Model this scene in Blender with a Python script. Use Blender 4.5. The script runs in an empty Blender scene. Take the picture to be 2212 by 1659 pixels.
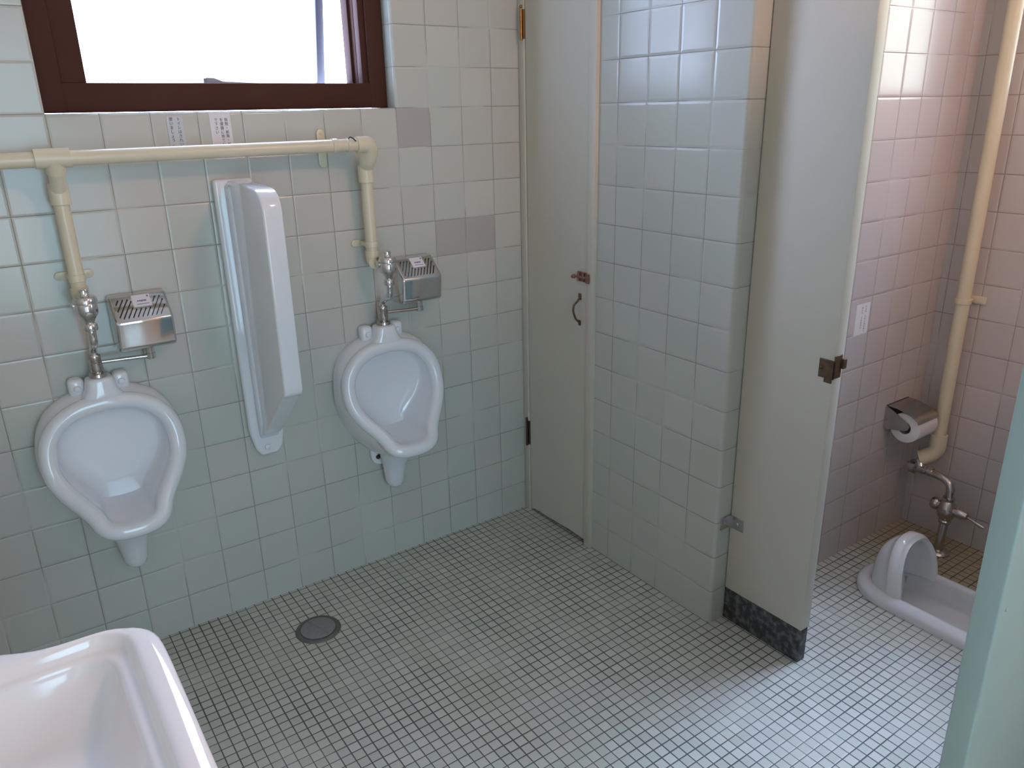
import bpy, bmesh, math, random
from mathutils import Vector, Matrix
random.seed(7)
PI = math.pi
SC = bpy.context.scene
COL = SC.collection

# ------------------------------------------------------------------ node helpers
def new_mat(name):
    m = bpy.data.materials.new(name)
    m.use_nodes = True
    nt = m.node_tree
    b = nt.nodes['Principled BSDF']
    return m, nt, b

def nd(nt, typ, **kw):
    n = nt.nodes.new(typ)
    for k, v in kw.items():
        setattr(n, k, v)
    return n

def mth(nt, op, a, b=None, c=None):
    n = nd(nt, 'ShaderNodeMath', operation=op)
    for i, v in enumerate((a, b, c)):
        if v is None:
            continue
        if isinstance(v, (int, float)):
            n.inputs[i].default_value = v
        else:
            nt.links.new(v, n.inputs[i])
    return n.outputs[0]

def sstep(nt, x, lo, hi):
    n = nd(nt, 'ShaderNodeMapRange', interpolation_type='SMOOTHSTEP')
    nt.links.new(x, n.inputs['Value'])
    n.inputs['From Min'].default_value = lo
    n.inputs['From Max'].default_value = hi
    return n.outputs['Result']

def mixc(nt, fac, a, b):
    n = nd(nt, 'ShaderNodeMix', data_type='RGBA')
    if isinstance(fac, (int, float)):
        n.inputs[0].default_value = fac
    else:
        nt.links.new(fac, n.inputs[0])
    for s, v in ((6, a), (7, b)):
        if isinstance(v, tuple):
            n.inputs[s].default_value = (*v, 1)
        else:
            nt.links.new(v, n.inputs[s])
    return n.outputs[2]

def mixf(nt, fac, a, b):
    n = nd(nt, 'ShaderNodeMix', data_type='FLOAT')
    nt.links.new(fac, n.inputs[0])
    for s, v in ((2, a), (3, b)):
        if isinstance(v, (int, float)):
            n.inputs[s].default_value = v
        else:
            nt.links.new(v, n.inputs[s])
    return n.outputs[0]

def simple(name, col, rough=0.4, metal=0.0, coat=0.0, noise=0.0, nscale=30, bump=0.0, bscale=200, spec=0.5):
    m, nt, b = new_mat(name)
    b.inputs['Base Color'].default_value = (*col, 1)
    b.inputs['Roughness'].default_value = rough
    b.inputs['Metallic'].default_value = metal
    b.inputs['Coat Weight'].default_value = coat
    b.inputs['Coat Roughness'].default_value = 0.05
    b.inputs['Specular IOR Level'].default_value = spec
    tc = nd(nt, 'ShaderNodeTexCoord')
    if noise:
        n = nd(nt, 'ShaderNodeTexNoise')
        n.inputs['Scale'].default_value = nscale
        n.inputs['Detail'].default_value = 4
        nt.links.new(tc.outputs['Object'], n.inputs['Vector'])
        c = mixc(nt, n.outputs['Fac'], tuple(x * (1 - noise) for x in col), tuple(min(1, x * (1 + noise)) for x in col))
        nt.links.new(c, b.inputs['Base Color'])
    if bump:
        n = nd(nt, 'ShaderNodeTexNoise')
        n.inputs['Scale'].default_value = bscale
        nt.links.new(tc.outputs['Object'], n.inputs['Vector'])
        bp = nd(nt, 'ShaderNodeBump')
        bp.inputs['Strength'].default_value = bump
        bp.inputs['Distance'].default_value = 0.001
        nt.links.new(n.outputs['Fac'], bp.inputs['Height'])
        nt.links.new(bp.outputs['Normal'], b.inputs['Normal'])
    return m

def tile_mat(name, pitch, offx, offy, offz, joint, colA, colB, grout, var, rough, pillow, floor=False, odd=(), dirt=None, bumpd=0.0012, groutlight=None, bumps=0.6, stain=None):
    """grid of glazed tiles in the room's own axes, joint lines, slight tone from tile to tile"""
    m, nt, b = new_mat(name)
    tc = nd(nt, 'ShaderNodeTexCoord')
    sx = nd(nt, 'ShaderNodeSeparateXYZ')
    nt.links.new(tc.outputs['Object'], sx.inputs[0])
    x = mth(nt, 'DIVIDE', mth(nt, 'SUBTRACT', sx.outputs[0], offx), pitch)
    y = mth(nt, 'DIVIDE', mth(nt, 'SUBTRACT', sx.outputs[1], offy), pitch)
    z = mth(nt, 'DIVIDE', mth(nt, 'SUBTRACT', sx.outputs[2], offz), pitch)
    if floor:
        u, v = x, y
    else:
        g = nd(nt, 'ShaderNodeNewGeometry')
        sn = nd(nt, 'ShaderNodeSeparateXYZ')
        nt.links.new(g.outputs['True Normal'], sn.inputs[0])
        fx = mth(nt, 'GREATER_THAN', mth(nt, 'ABSOLUTE', sn.outputs[0]), 0.6)
        fz = mth(nt, 'GREATER_THAN', mth(nt, 'ABSOLUTE', sn.outputs[2]), 0.75)
        u = mixf(nt, fx, x, y)
        v = mixf(nt, fz, z, mth(nt, 'ADD', y, 0.5))
    fu = mth(nt, 'FRACT', u)
    fv = mth(nt, 'FRACT', v)
    du = mth(nt, 'MULTIPLY', mth(nt, 'MINIMUM', fu, mth(nt, 'SUBTRACT', 1.0, fu)), pitch)
    dv = mth(nt, 'MULTIPLY', mth(nt, 'MINIMUM', fv, mth(nt, 'SUBTRACT', 1.0, fv)), pitch)
    d = mth(nt, 'MINIMUM', du, dv)
    # joints are not all the same width or colour
    nz = nd(nt, 'ShaderNodeTexNoise')
    nz.inputs['Scale'].default_value = 5.0
    nt.links.new(tc.outputs['Object'], nz.inputs['Vector'])
    dj = mth(nt, 'ADD', d, mth(nt, 'MULTIPLY', mth(nt, 'SUBTRACT', nz.outputs['Fac'], 0.5), joint * 0.9))
    mask = sstep(nt, dj, joint * 0.5 - joint * 0.22, joint * 0.5 + joint * 0.22)
    cu = mth(nt, 'FLOOR', u)
    cv = mth(nt, 'FLOOR', v)
    cx = nd(nt, 'ShaderNodeCombineXYZ')
    nt.links.new(cu, cx.inputs[0])
    nt.links.new(cv, cx.inputs[1])
    wn = nd(nt, 'ShaderNodeTexWhiteNoise', noise_dimensions='3D')
    nt.links.new(cx.outputs[0], wn.inputs['Vector'])
    tile = mixc(nt, wn.outputs['Value'], colA, colB)
    ws = nd(nt, 'ShaderNodeSeparateColor')
    nt.links.new(wn.outputs['Color'], ws.inputs[0])
    val = mth(nt, 'ADD', 1.0 - var, mth(nt, 'MULTIPLY', ws.outputs[1], 2 * var))
    hs = nd(nt, 'ShaderNodeHueSaturation')
    nt.links.new(tile, hs.inputs['Color'])
    nt.links.new(val, hs.inputs['Value'])
    tile = hs.outputs['Color']
    for (a, c) in odd:      # replacement tiles of a greyer glaze
        eq = mth(nt, 'MULTIPLY', mth(nt, 'COMPARE', cu, a, 0.2), mth(nt, 'COMPARE', cv, c, 0.2))
        tile = mixc(nt, mth(nt, 'MULTIPLY', eq, 0.9), tile, tuple(q * 0.80 for q in (0.52, 0.49, 0.46)))
    if dirt:
        n2 = nd(nt, 'ShaderNodeTexNoise')
        n2.inputs['Scale'].default_value = 2.2
        n2.inputs['Detail'].default_value = 3
        nt.links.new(tc.outputs['Object'], n2.inputs['Vector'])
        tile = mixc(nt, mth(nt, 'MULTIPLY', sstep(nt, n2.outputs['Fac'], 0.45, 0.7), dirt[1]), tile, dirt[0])
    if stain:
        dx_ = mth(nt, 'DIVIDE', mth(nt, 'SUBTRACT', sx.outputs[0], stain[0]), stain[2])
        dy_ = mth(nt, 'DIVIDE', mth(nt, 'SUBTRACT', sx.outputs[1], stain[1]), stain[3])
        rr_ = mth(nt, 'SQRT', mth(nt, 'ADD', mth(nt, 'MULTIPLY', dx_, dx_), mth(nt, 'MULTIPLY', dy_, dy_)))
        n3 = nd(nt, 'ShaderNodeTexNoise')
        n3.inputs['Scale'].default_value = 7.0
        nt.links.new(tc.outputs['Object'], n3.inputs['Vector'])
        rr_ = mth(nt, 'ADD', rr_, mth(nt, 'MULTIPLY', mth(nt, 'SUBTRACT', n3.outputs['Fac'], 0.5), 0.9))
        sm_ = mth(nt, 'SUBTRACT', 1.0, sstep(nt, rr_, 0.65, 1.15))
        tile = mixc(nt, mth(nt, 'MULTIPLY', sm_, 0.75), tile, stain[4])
    gcol = grout
    if groutlight:
        gcol = mixc(nt, sstep(nt, nz.outputs['Fac'], 0.52, 0.62), grout, groutlight)
    col = mixc(nt, mask, gcol, tile)
    nt.links.new(col, b.inputs['Base Color'])
    r = mixf(nt, mask, 0.8, rough)
    nt.links.new(r, b.inputs['Roughness'])
    h = mth(nt, 'ADD', sstep(nt, d, joint * 0.3, joint * 0.5 + pillow), 0.0)
    # slight waviness of the glaze, each tile set a touch out of plane
    tl = mth(nt, 'MULTIPLY', mth(nt, 'SUBTRACT', ws.outputs[0], 0.5), mth(nt, 'SUBTRACT', fu, 0.5))
    tl2 = mth(nt, 'MULTIPLY', mth(nt, 'SUBTRACT', ws.outputs[2], 0.5), mth(nt, 'SUBTRACT', fv, 0.5))
    h = mth(nt, 'ADD', h, mth(nt, 'MULTIPLY', mth(nt, 'ADD', tl, tl2), 0.35))
    bp = nd(nt, 'ShaderNodeBump')
    bp.inputs['Strength'].default_value = bumps
    bp.inputs['Distance'].default_value = bumpd
    nt.links.new(h, bp.inputs['Height'])
    nt.links.new(bp.outputs['Normal'], b.inputs['Normal'])
    return m

T = 0.11
E0 = 0.1043
XB = 0.113            # blue-lit tiled wall plane
YE = -0.889           # its end face, and the stall's side wall
XP = 0.169            # front of the toilet partition
XW = 1.130            # stall rear wall

M = {}
GA, GB = (0.50, 0.53, 0.475), (0.53, 0.525, 0.48)
odd = ((-3, 12), (-2, 9), (-1, 9))
M['tile_a'] = tile_mat('glazed_wall_tile', T, 0.0, -0.0, E0 - 0.11, 0.0019, GA, GB, (0.27, 0.255, 0.22), 0.03, 0.22, 0.005, odd=odd, groutlight=(0.50, 0.48, 0.42))
M['tile_b'] = tile_mat('glazed_side_wall_tile', T, 0.853, -0.4504, E0 - 0.11, 0.0019, GA, (0.52, 0.53, 0.49), (0.27, 0.25, 0.24), 0.02, 0.2, 0.007, groutlight=(0.46, 0.44, 0.42))
M['tile_s'] = tile_mat('glazed_stall_tile', T, 0.853, -0.911, E0 - 0.11, 0.0019, (0.57, 0.52, 0.51), (0.55, 0.51, 0.50), (0.28, 0.23, 0.21), 0.02, 0.2, 0.006, groutlight=(0.50, 0.43, 0.40))
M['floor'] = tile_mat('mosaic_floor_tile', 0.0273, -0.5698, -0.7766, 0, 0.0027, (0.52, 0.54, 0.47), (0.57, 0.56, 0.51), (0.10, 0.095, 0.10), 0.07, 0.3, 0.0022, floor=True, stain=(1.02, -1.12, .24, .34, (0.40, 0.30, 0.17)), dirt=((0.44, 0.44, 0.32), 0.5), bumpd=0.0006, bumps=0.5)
M['porcelain'] = simple('white_porcelain', (0.775, 0.785, 0.815), 0.10, coat=0.6)
M['pvc'] = simple('cream_pvc', (0.68, 0.62, 0.46), 0.28, noise=0.05, nscale=12)
M['chrome'] = simple('chrome', (0.72, 0.70, 0.69), 0.09, metal=1.0)
M['oldchrome'] = simple('dull_chrome', (0.55, 0.50, 0.48), 0.18, metal=1.0, noise=0.2, nscale=60)
M['cream'] = simple('cream_paint', (0.585, 0.555, 0.475), 0.6, noise=0.03, nscale=3, bump=0.12, bscale=400, spec=0.3)
M['mint'] = simple('mint_paint', (0.30, 0.40, 0.37), 0.40, noise=0.03, nscale=4, bump=0.12, bscale=400)
M['frame'] = simple('brown_window_metal', (0.072, 0.028, 0.020), 0.6, noise=0.15, nscale=6, spec=0.12)
M['handle'] = simple('grey_cast_metal', (0.22, 0.22, 0.25), 0.35, metal=0.4)
M['sash'] = simple('grey_sash_metal', (0.09, 0.09, 0.13), 0.3)
M['black'] = simple('dark_slot', (0.012, 0.012, 0.014), 0.6)
M['paper'] = simple('white_paper', (0.80, 0.76, 0.78), 0.7)
M['clearfilm'] = simple('pale_label', (0.58, 0.60, 0.62), 0.35)
M['ink'] = simple('black_ink', (0.03, 0.025, 0.03), 0.6)
M['greyink'] = simple('grey_ink', (0.18, 0.16, 0.20), 0.6)
M['blueink'] = simple('blue_ink', (0.12, 0.14, 0.35), 0.6)
M['bronze'] = simple('tarnished_bronze', (0.16, 0.11, 0.07), 0.4, metal=0.7, noise=0.4, nscale=80)
M['rust'] = simple('rusty_plated_steel', (0.30, 0.17, 0.14), 0.45, metal=0.6, noise=0.6, nscale=120)
M['brass'] = simple('worn_brass', (0.40, 0.24, 0.10), 0.35, metal=0.9, noise=0.3, nscale=90)
M['ironpaint'] = simple('dark_brown_paint', (0.05, 0.035, 0.03), 0.5)
M['drain'] = simple('worn_drain_metal', (0.27, 0.27, 0.28), 0.42, metal=0.3, noise=0.25, nscale=150, bump=0.3, bscale=500)
M['drainring'] = simple('dull_brass_ring', (0.17, 0.16, 0.14), 0.5, metal=0.4, noise=0.3, nscale=100)
M['tissue'] = simple('tissue_paper', (0.82, 0.78, 0.78), 0.9, bump=0.3, bscale=300)
M['card'] = simple('grey_card', (0.35, 0.30, 0.27), 0.9)
M['steel'] = simple('brushed_steel', (0.48, 0.45, 0.44), 0.22, metal=1.0, noise=0.1, nscale=50)
M['ceil'] = simple('ceiling_board', (0.55, 0.50, 0.44), 0.8, noise=0.05, nscale=8)
M['plaster'] = simple('plain_plaster', (0.55, 0.54, 0.48), 0.7, noise=0.03, nscale=5)

# speckled dark plinth
m, nt, b = new_mat('speckled_terrazzo')
tc = nd(nt, 'ShaderNodeTexCoord')
n1 = nd(nt, 'ShaderNodeTexNoise')
n1.inputs['Scale'].default_value = 55
n1.inputs['Detail'].default_value = 6
nt.links.new(tc.outputs['Object'], n1.inputs['Vector'])
c = mixc(nt, sstep(nt, n1.outputs['Fac'], 0.42, 0.70), (0.040, 0.040, 0.043), (0.16, 0.155, 0.16))
nt.links.new(c, b.inputs['Base Color'])
b.inputs['Roughness'].default_value = 0.55
M['plinth'] = m

# window panes: clear or frosted panes that let daylight through
def pane_mat(name, tint, refl):
    m = bpy.data.materials.new(name)
    m.use_nodes = True
    nt = m.node_tree
    nt.nodes.clear()
    out = nd(nt, 'ShaderNodeOutputMaterial')
    tr = nd(nt, 'ShaderNodeBsdfTransparent')
    tr.inputs[0].default_value = (*tint, 1)
    gl = nd(nt, 'ShaderNodeBsdfGlossy')
    gl.inputs['Roughness'].default_value = 0.05
    fr = nd(nt, 'ShaderNodeFresnel')
    fr.inputs[0].default_value = 1.45
    mx = nd(nt, 'ShaderNodeMixShader')
    nt.links.new(mth(nt, 'MULTIPLY', fr.outputs[0], refl), mx.inputs[0])
    nt.links.new(tr.outputs[0], mx.inputs[1])
    nt.links.new(gl.outputs[0], mx.inputs[2])
    nt.links.new(mx.outputs[0], out.inputs[0])
    return m
M['glass'] = pane_mat('window_glass', (0.93, 0.96, 0.97), 0.8)

m = bpy.data.materials.new('lit_globe_glass')
m.use_nodes = True
bb = m.node_tree.nodes['Principled BSDF']
bb.inputs['Base Color'].default_value = (0.9, 0.85, 0.75, 1)
bb.inputs['Emission Color'].default_value = (1.0, 0.52, 0.38, 1)
bb.inputs['Emission Strength'].default_value = 125.0
M['globe'] = m

# ------------------------------------------------------------------ mesh helpers
class MB:
    def __init__(s):
        s.bm = bmesh.new()
    def raw(s, vs, fs):
        v = [s.bm.verts.new(p) for p in vs]
        for f in fs:
            try:
                s.bm.faces.new([v[i] for i in f])
            except ValueError:
                pass
        return s
    def box(s, x0, x1, y0, y1, z0, z1, r=0.0, seg=3, edges=None, mat=None):
        """axis box; r rounds all edges, or only those picked by edges(midpoint, direction)"""
        t = bmesh.new()
        vs = [t.verts.new((x, y, z)) for x in (x0, x1) for y in (y0, y1) for z in (z0, z1)]
        for f in ((0, 1, 3, 2), (4, 6, 7, 5), (0, 4, 5, 1), (2, 3, 7, 6), (0, 2, 6, 4), (1, 5, 7, 3)):
            t.faces.new([vs[i] for i in f])
        if r > 0:
            es = [e for e in t.edges if edges is None or edges((e.verts[0].co + e.verts[1].co) / 2, (e.verts[1].co - e.verts[0].co).normalized())]
            bmesh.ops.bevel(t, geom=es, offset=r, segments=seg, profile=0.5, affect='EDGES')
        if mat is not None:
            bmesh.ops.transform(t, matrix=mat, verts=t.verts)
        s.merge(t)
        return s
    def merge(s, t):
        me = bpy.data.meshes.new('tmp')
        bmesh.ops.recalc_face_normals(t, faces=t.faces)
        t.to_mesh(me)
        t.free()
        s.bm.from_mesh(me)
        bpy.data.meshes.remove(me)
    def loft(s, rings, cap0=True, cap1=True, closed=True):
        n = len(rings[0])
        t = bmesh.new()
        R = [[t.verts.new(p) for p in r] for r in rings]
        for a, b2 in zip(R, R[1:]):
            for i in range(n if closed else n - 1):
                j = (i + 1) % n
                t.faces.new((a[i], a[j], b2[j], b2[i]))
        if closed:
            for c, r in ((cap0, R[0]), (cap1, R[-1])):
                if c:
                    t.faces.new(r)
        s.merge(t)
        return s
    def tube(s, pts, rad, n=14, cap=True):
        """round bar along points; rad a number or one per point"""
        pts = [Vector(p) for p in pts]
        rads = rad if isinstance(rad, (list, tuple)) else [rad] * len(pts)
        d0 = (pts[1] - pts[0]).normalized()
        up = Vector((0, 0, 1)) if abs(d0.z) < 0.9 else Vector((1, 0, 0))
        a = d0.cross(up).normalized()
        rings = []
        for i, p in enumerate(pts):
            if i == 0:
                d = d0
            elif i == len(pts) - 1:
                d = (pts[i] - pts[i - 1]).normalized()
            else:
                d = ((pts[i + 1] - p).normalized() + (p - pts[i - 1]).normalized())
                d = d.normalized() if d.length > 1e-6 else (pts[i + 1] - p).normalized()
            a = (a - d * a.dot(d)).normalized()
            b2 = d.cross(a)
            rings.append([p + (a * math.cos(2 * PI * k / n) + b2 * math.sin(2 * PI * k / n)) * rads[i] for k in range(n)])
        return s.loft(rings, cap, cap)
    def lathe(s, prof, o=(0, 0, 0), axis='z', n=28):
        """profile of (radius, height) turned about an axis through o"""
        o = Vector(o)
        rings = []
        for r, h in prof:
            ring = []
            for k in range(n):
                c, q = max(r, 1e-5) * math.cos(2 * PI * k / n), max(r, 1e-5) * math.sin(2 * PI * k / n)
                v = {'z': (c, q, h), 'y': (c, h, q), 'x': (h, c, q)}[axis]
                ring.append(o + Vector(v))
            rings.append(ring)
        return s.loft(rings)
    def prism(s, poly, axis, a, b2, r=0.0, seg=2):
        """polygon of two coordinates pushed along an axis"""
        def P(u, v, h):
            return {'x': (h, u, v), 'y': (u, h, v), 'z': (u, v, h)}[axis]
        t = bmesh.new()
        A = [t.verts.new(P(u, v, a)) for u, v in poly]
        B = [t.verts.new(P(u, v, b2)) for u, v in poly]
        t.faces.new(A)
        t.faces.new(B)
        n = len(poly)
        for i in range(n):
            t.faces.new((A[i], A[(i + 1) % n], B[(i + 1) % n], B[i]))
        bmesh.ops.recalc_face_normals(t, faces=t.faces)
        if r:
            bmesh.ops.bevel(t, geom=list(t.edges), offset=r, segments=seg, profile=0.5, affect='EDGES')
        s.merge(t)
        return s
    def build(s, name, mat, parent=None, smooth=True, ang=38, sub=0, label=None):
        me = bpy.data.meshes.new(name)
        s.bm.to_mesh(me)
        s.bm.free()
        me.materials.append(M[mat] if isinstance(mat, str) else mat)
        if smooth:
            me.shade_smooth()
            me.set_sharp_from_angle(angle=math.radians(ang))
        o = bpy.data.objects.new(name, me)
        COL.objects.link(o)
        if parent:
            o.parent = parent
        if sub:
            md = o.modifiers.new('round', 'SUBSURF')
            md.levels = md.render_levels = sub
        if label:
            o['label'] = label
        return o

def arc(c, r, a0, a1, n, plane):
    """points on an arc; plane 'xz', 'yz' or 'xy'"""
    out = []
    for i in range(n + 1):
        a = a0 + (a1 - a0) * i / n
        u, v = r * math.cos(a), r * math.sin(a)
        out.append({'xz': (c[0] + u, c[1], c[2] + v), 'yz': (c[0], c[1] + u, c[2] + v), 'xy': (c[0] + u, c[1] + v, c[2])}[plane])
    return out

def tag(o, label, cat, group=None, kind='thing'):
    o['label'] = label
    o['category'] = cat
    if group:
        o['group'] = group
    o['kind'] = kind
    return o

def thing(name, label, cat, loc=(0, 0, 0), group=None):
    o = bpy.data.objects.new(name, None)
    o.empty_display_size = 0.05
    COL.objects.link(o)
    o.location = loc
    return tag(o, label, cat, group)

def struct(o, label=None, cat=None):
    o['kind'] = 'structure'
    if label:
        o['label'] = label
    if cat:
        o['category'] = cat
    return o

def dup(root, loc, label):
    """a copy of a thing with copies of its parts and sub-parts"""
    r = root.copy()
    COL.objects.link(r)
    r.location = loc
    r['label'] = label
    for ch in list(root.children):
        c = ch.copy()
        COL.objects.link(c)
        c.parent = r
        for g in list(ch.children):
            q = g.copy()
            COL.objects.link(q)
            q.parent = c
    return r

def crom(pts, n):
    """smooth curve through points (Catmull-Rom), n samples per span, open"""
    P = [Vector(p) for p in pts]
    out = []
    for i in range(len(P) - 1):
        p0 = P[i - 1] if i else P[0] * 2 - P[1]
        p1, p2 = P[i], P[i + 1]
        p3 = P[i + 2] if i + 2 < len(P) else P[-1] * 2 - P[-2]
        for k in range(n):
            t = k / n
            out.append(0.5 * ((2 * p1) + (p2 - p0) * t + (2 * p0 - 5 * p1 + 4 * p2 - p3) * t * t + (3 * p1 - p0 - 3 * p2 + p3) * t ** 3))
    out.append(P[-1])
    return out

def resample(pts, n):
    L = [0.0]
    for a, b2 in zip(pts, pts[1:]):
        L.append(L[-1] + (b2 - a).length)
    out = []
    j = 0
    for i in range(n):
        s = L[-1] * i / (n - 1)
        while j < len(L) - 2 and L[j + 1] < s:
            j += 1
        f = (s - L[j]) / max(1e-9, L[j + 1] - L[j])
        out.append(pts[j].lerp(pts[j + 1], min(1, max(0, f))))
    return out

# ------------------------------------------------------------------ the room
XL, YF, ZC = -1.72, -3.35, 2.45      # left wall, wall behind the camera, ceiling
WZ0, WZ1 = E0 + 12 * T, 2.30         # window opening heights
WX0, WX1 = -11 * T, -3 * T

fl = MB()
hx0, hx1, hy0, hy1 = 0.606, 0.816, -1.61, -1.05      # the floor is open under the squat pan
for (a, b2, c, d) in ((XL - .1, hx0, YF - .1, 0.05), (hx1, 1.3, YF - .1, 0.05), (hx0, hx1, hy1, 0.05), (hx0, hx1, YF - .1, hy0), (hx0, .631, -1.10, hy1), (.791, hx1, -1.10, hy1)):
    fl.box(a, b2, c, d, -0.06, 0.0)
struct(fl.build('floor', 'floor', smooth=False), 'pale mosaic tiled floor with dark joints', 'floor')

wb = MB()
wb.box(XL - .1, WX0, 0, 0.16, 0, ZC)
wb.box(WX0, WX1, 0, 0.16, 0, WZ0, r=0.009, seg=4, edges=lambda m, d: abs(d.x) > .9 and m.y < .01 and m.z > 1)
wb.box(WX0, WX1, 0, 0.16, WZ1, ZC)
wb.box(WX1, XB + .08, 0, 0.16, 0, WZ0)
wb.box(WX1, XB + .08, 0, 0.16, WZ0, WZ1, r=0.009, seg=4, edges=lambda m, d: abs(d.z) > .9 and m.y < .01 and m.x < -.2)
wb.box(WX1, XB + .08, 0, 0.16, WZ1, ZC)
wb.box(XB + .08, XW + .16, 0, 0.16, 0, ZC)
struct(wb.build('wall_back', 'tile_a', smooth=True, ang=30), 'pale green glazed tile wall behind the urinals', 'wall')

wr = MB()
wr.box(XB, XB + .09, YE, -0.365, 0, ZC, r=0.011, seg=5, edges=lambda m, d: abs(d.z) > .9 and m.x < .15 and m.y < -.8)
wr.box(XB, XB + .09, -0.365, 0.0, 1.98, ZC)
struct(wr.build('wall_right', 'tile_b', smooth=True, ang=30), 'glazed tile wall between the narrow door and the partition', 'wall')
struct(MB().box(XB + .09, XW + .1, YE, YE + .09, 0, ZC).build('wall_stall', 'tile_s', smooth=False), 'pinkish tile side wall inside the stall', 'wall')
W2Y0, W2Y1, W2Z0, W2Z1 = -2.60, -1.031, 1.4215, 2.40
wf = MB()
wf.box(XW, XW + .10, W2Y1, YE, 0, ZC)
wf.box(XW, XW + .10, W2Y0, W2Y1, 0, W2Z0)
wf.box(XW, XW + .10, W2Y0, W2Y1, W2Z1, ZC)
wf.box(XW, XW + .10, YF, W2Y0, 0, ZC)
struct(wf.build('wall_stall_rear', 'tile_s', smooth=False), 'pinkish tile rear wall of the stall behind the pipe', 'wall')
struct(MB().box(XL - .1, XL, YF, 0, 0, ZC).build('wall_left', 'tile_b', smooth=False), 'tile wall that carries the wash basin', 'wall')
DX0, DX1 = -1.60, -0.70
wq = MB()
wq.box(XL, DX0, YF - .1, YF, 0, ZC)
wq.box(DX0, DX1, YF - .1, YF, 2.05, ZC)
wq.box(DX1, XW + .16, YF - .1, YF, 0, ZC)
struct(wq.build('wall_front', 'plaster', smooth=False), 'plain wall behind the camera with the entrance', 'wall')
struct(MB().box(XL - .1, XW + .16, YF - .1, .16, ZC, ZC + .06).build('ceiling', 'ceil', smooth=False), 'beige ceiling board', 'ceiling')
# closet behind the narrow door
struct(MB().box(XB + .45, XB + .5, YE + .09, 0, 0, ZC).build('wall_closet', 'plaster', smooth=False), 'back wall of the closet behind the narrow door', 'wall')

# ---- window over the urinals
w1 = bpy.data.objects.new('window_1', None)
COL.objects.link(w1)
w1.location = (WX0, 0.05, WZ0)
struct(w1, 'brown framed awning window, half open, above the urinals', 'window')
def wl(mb, x0, x1, y0, y1, z0, z1, r=0.002):
    return mb.box(x0 - WX0, x1 - WX0, y0 - .05, y1 - .05, z0 - WZ0, z1 - WZ0, r=r, seg=2)
f = MB()
g = 0.002
wl(f, WX0 + g, WX0 + .052, .046, .13, WZ0 + g, WZ1 - g)
wl(f, WX1 - .052, WX1 - g, .046, .13, WZ0 + g, WZ1 - g)
wl(f, WX0 + .05, WX1 - .05, .046, .15, WZ0 + g, WZ0 + .0675)
wl(f, WX0 + .05, WX1 - .05, .046, .13, WZ1 - .05, WZ1 - g)
f.build('outer_frame', 'frame', w1)
f = MB()
wl(f, WX0 + .051, WX0 + .104, .049, .15, WZ0 + .067, WZ1 - .05)
wl(f, WX1 - .070, WX1 - .051, .056, .086, WZ0 + .030, WZ1 - .05)
wl(f, WX1 - .070, WX1 - .052, .088, .150, WZ0 + .030, WZ1 - .05)
wl(f, WX1 - .078, WX1 - .066, .108, .150, WZ0 + .030, WZ1 - .05)
wl(f, WX0 + .10, WX1 - .05, .066, .15, WZ1 - .09, WZ1 - .05)
f.build('inner_frame', 'frame', w1)
# the sash hangs from the top and stands open outwards
sb, st_ = (0.305, WZ0 + .045), (0.165, WZ1 - .07)
sdir = Vector((0, st_[0] - sb[0], st_[1] - sb[1]))
slen = sdir.length
sm = Matrix.Translation(Vector((0, sb[0] - .05, sb[1] - WZ0))) @ Matrix.Rotation(math.atan2(sb[0] - st_[0], st_[1] - sb[1]), 4, 'X')
sx0, sx1 = .070, WX1 - WX0 - .088
f = MB()
f.box(sx0, sx0 + .022, -.014, .014, 0, slen, r=.002, seg=2, mat=sm)
f.box(sx1 - .024, sx1, -.014, .014, 0, slen, r=.002, seg=2, mat=sm)
f.box(sx0, sx1, -.014, .014, 0, .030, r=.002, seg=2, mat=sm)
f.box(sx0, sx1, -.014, .014, slen - .03, slen, r=.002, seg=2, mat=sm)
so = f.build('sash', 'sash', w1)
f = MB()
f.box(sx0 + .02, sx1 - .02, -.0025, .0025, .028, slen - .028, mat=sm)
f.build('pane', 'glass', so, smooth=False)
# handle on the sash's bottom rail
hb2 = MB()
hb2.box(.404, .411, -.120, -.012, .018, .062, r=.002, seg=2, mat=sm)
t = MB()
t.prism([(.413, .018), (.413, .062), (.434, .062), (.458, .053), (.556, .049), (.556, .018)], 'y', -.112, -.084, r=.002)
t.box(.413, .50, -.09, -.012, .02, .03, r=.002, seg=2)
bmesh.ops.transform(t.bm, matrix=sm, verts=t.bm.verts)
hb2.merge(t.bm)
ho = hb2.build('sash_handle', 'handle', w1, label='silver handle on the bottom rail')

# ---- window of the stalls
w2 = bpy.data.objects.new('window_2', None)
COL.objects.link(w2)
w2.location = (XW + .045, W2Y1, W2Z0)
struct(w2, 'dark framed window high in the stall rear wall', 'window')
f = MB()
dy, dz = W2Y0 - W2Y1, W2Z1 - W2Z0
fw = .022
f.box(-.02, .05, -fw, -g, g, dz - g, r=.002, seg=2)
f.box(-.02, .05, dy + g, dy + fw, g, dz - g, r=.002, seg=2)
f.box(-.02, .05, dy + fw, -fw, g, fw, r=.002, seg=2)
f.box(-.02, .05, dy + fw, -fw, dz - fw, dz - g, r=.002, seg=2)
f.box(-.01, .04, dy / 2 - .012, dy / 2 + .012, fw, dz - fw, r=.002, seg=2)
f.build('frame', 'sash', w2)
MB().box(.014, .019, dy + fw - .004, -fw + .004, fw - .004, dz - fw + .004).build('pane', 'glass', w2, smooth=False)

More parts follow.
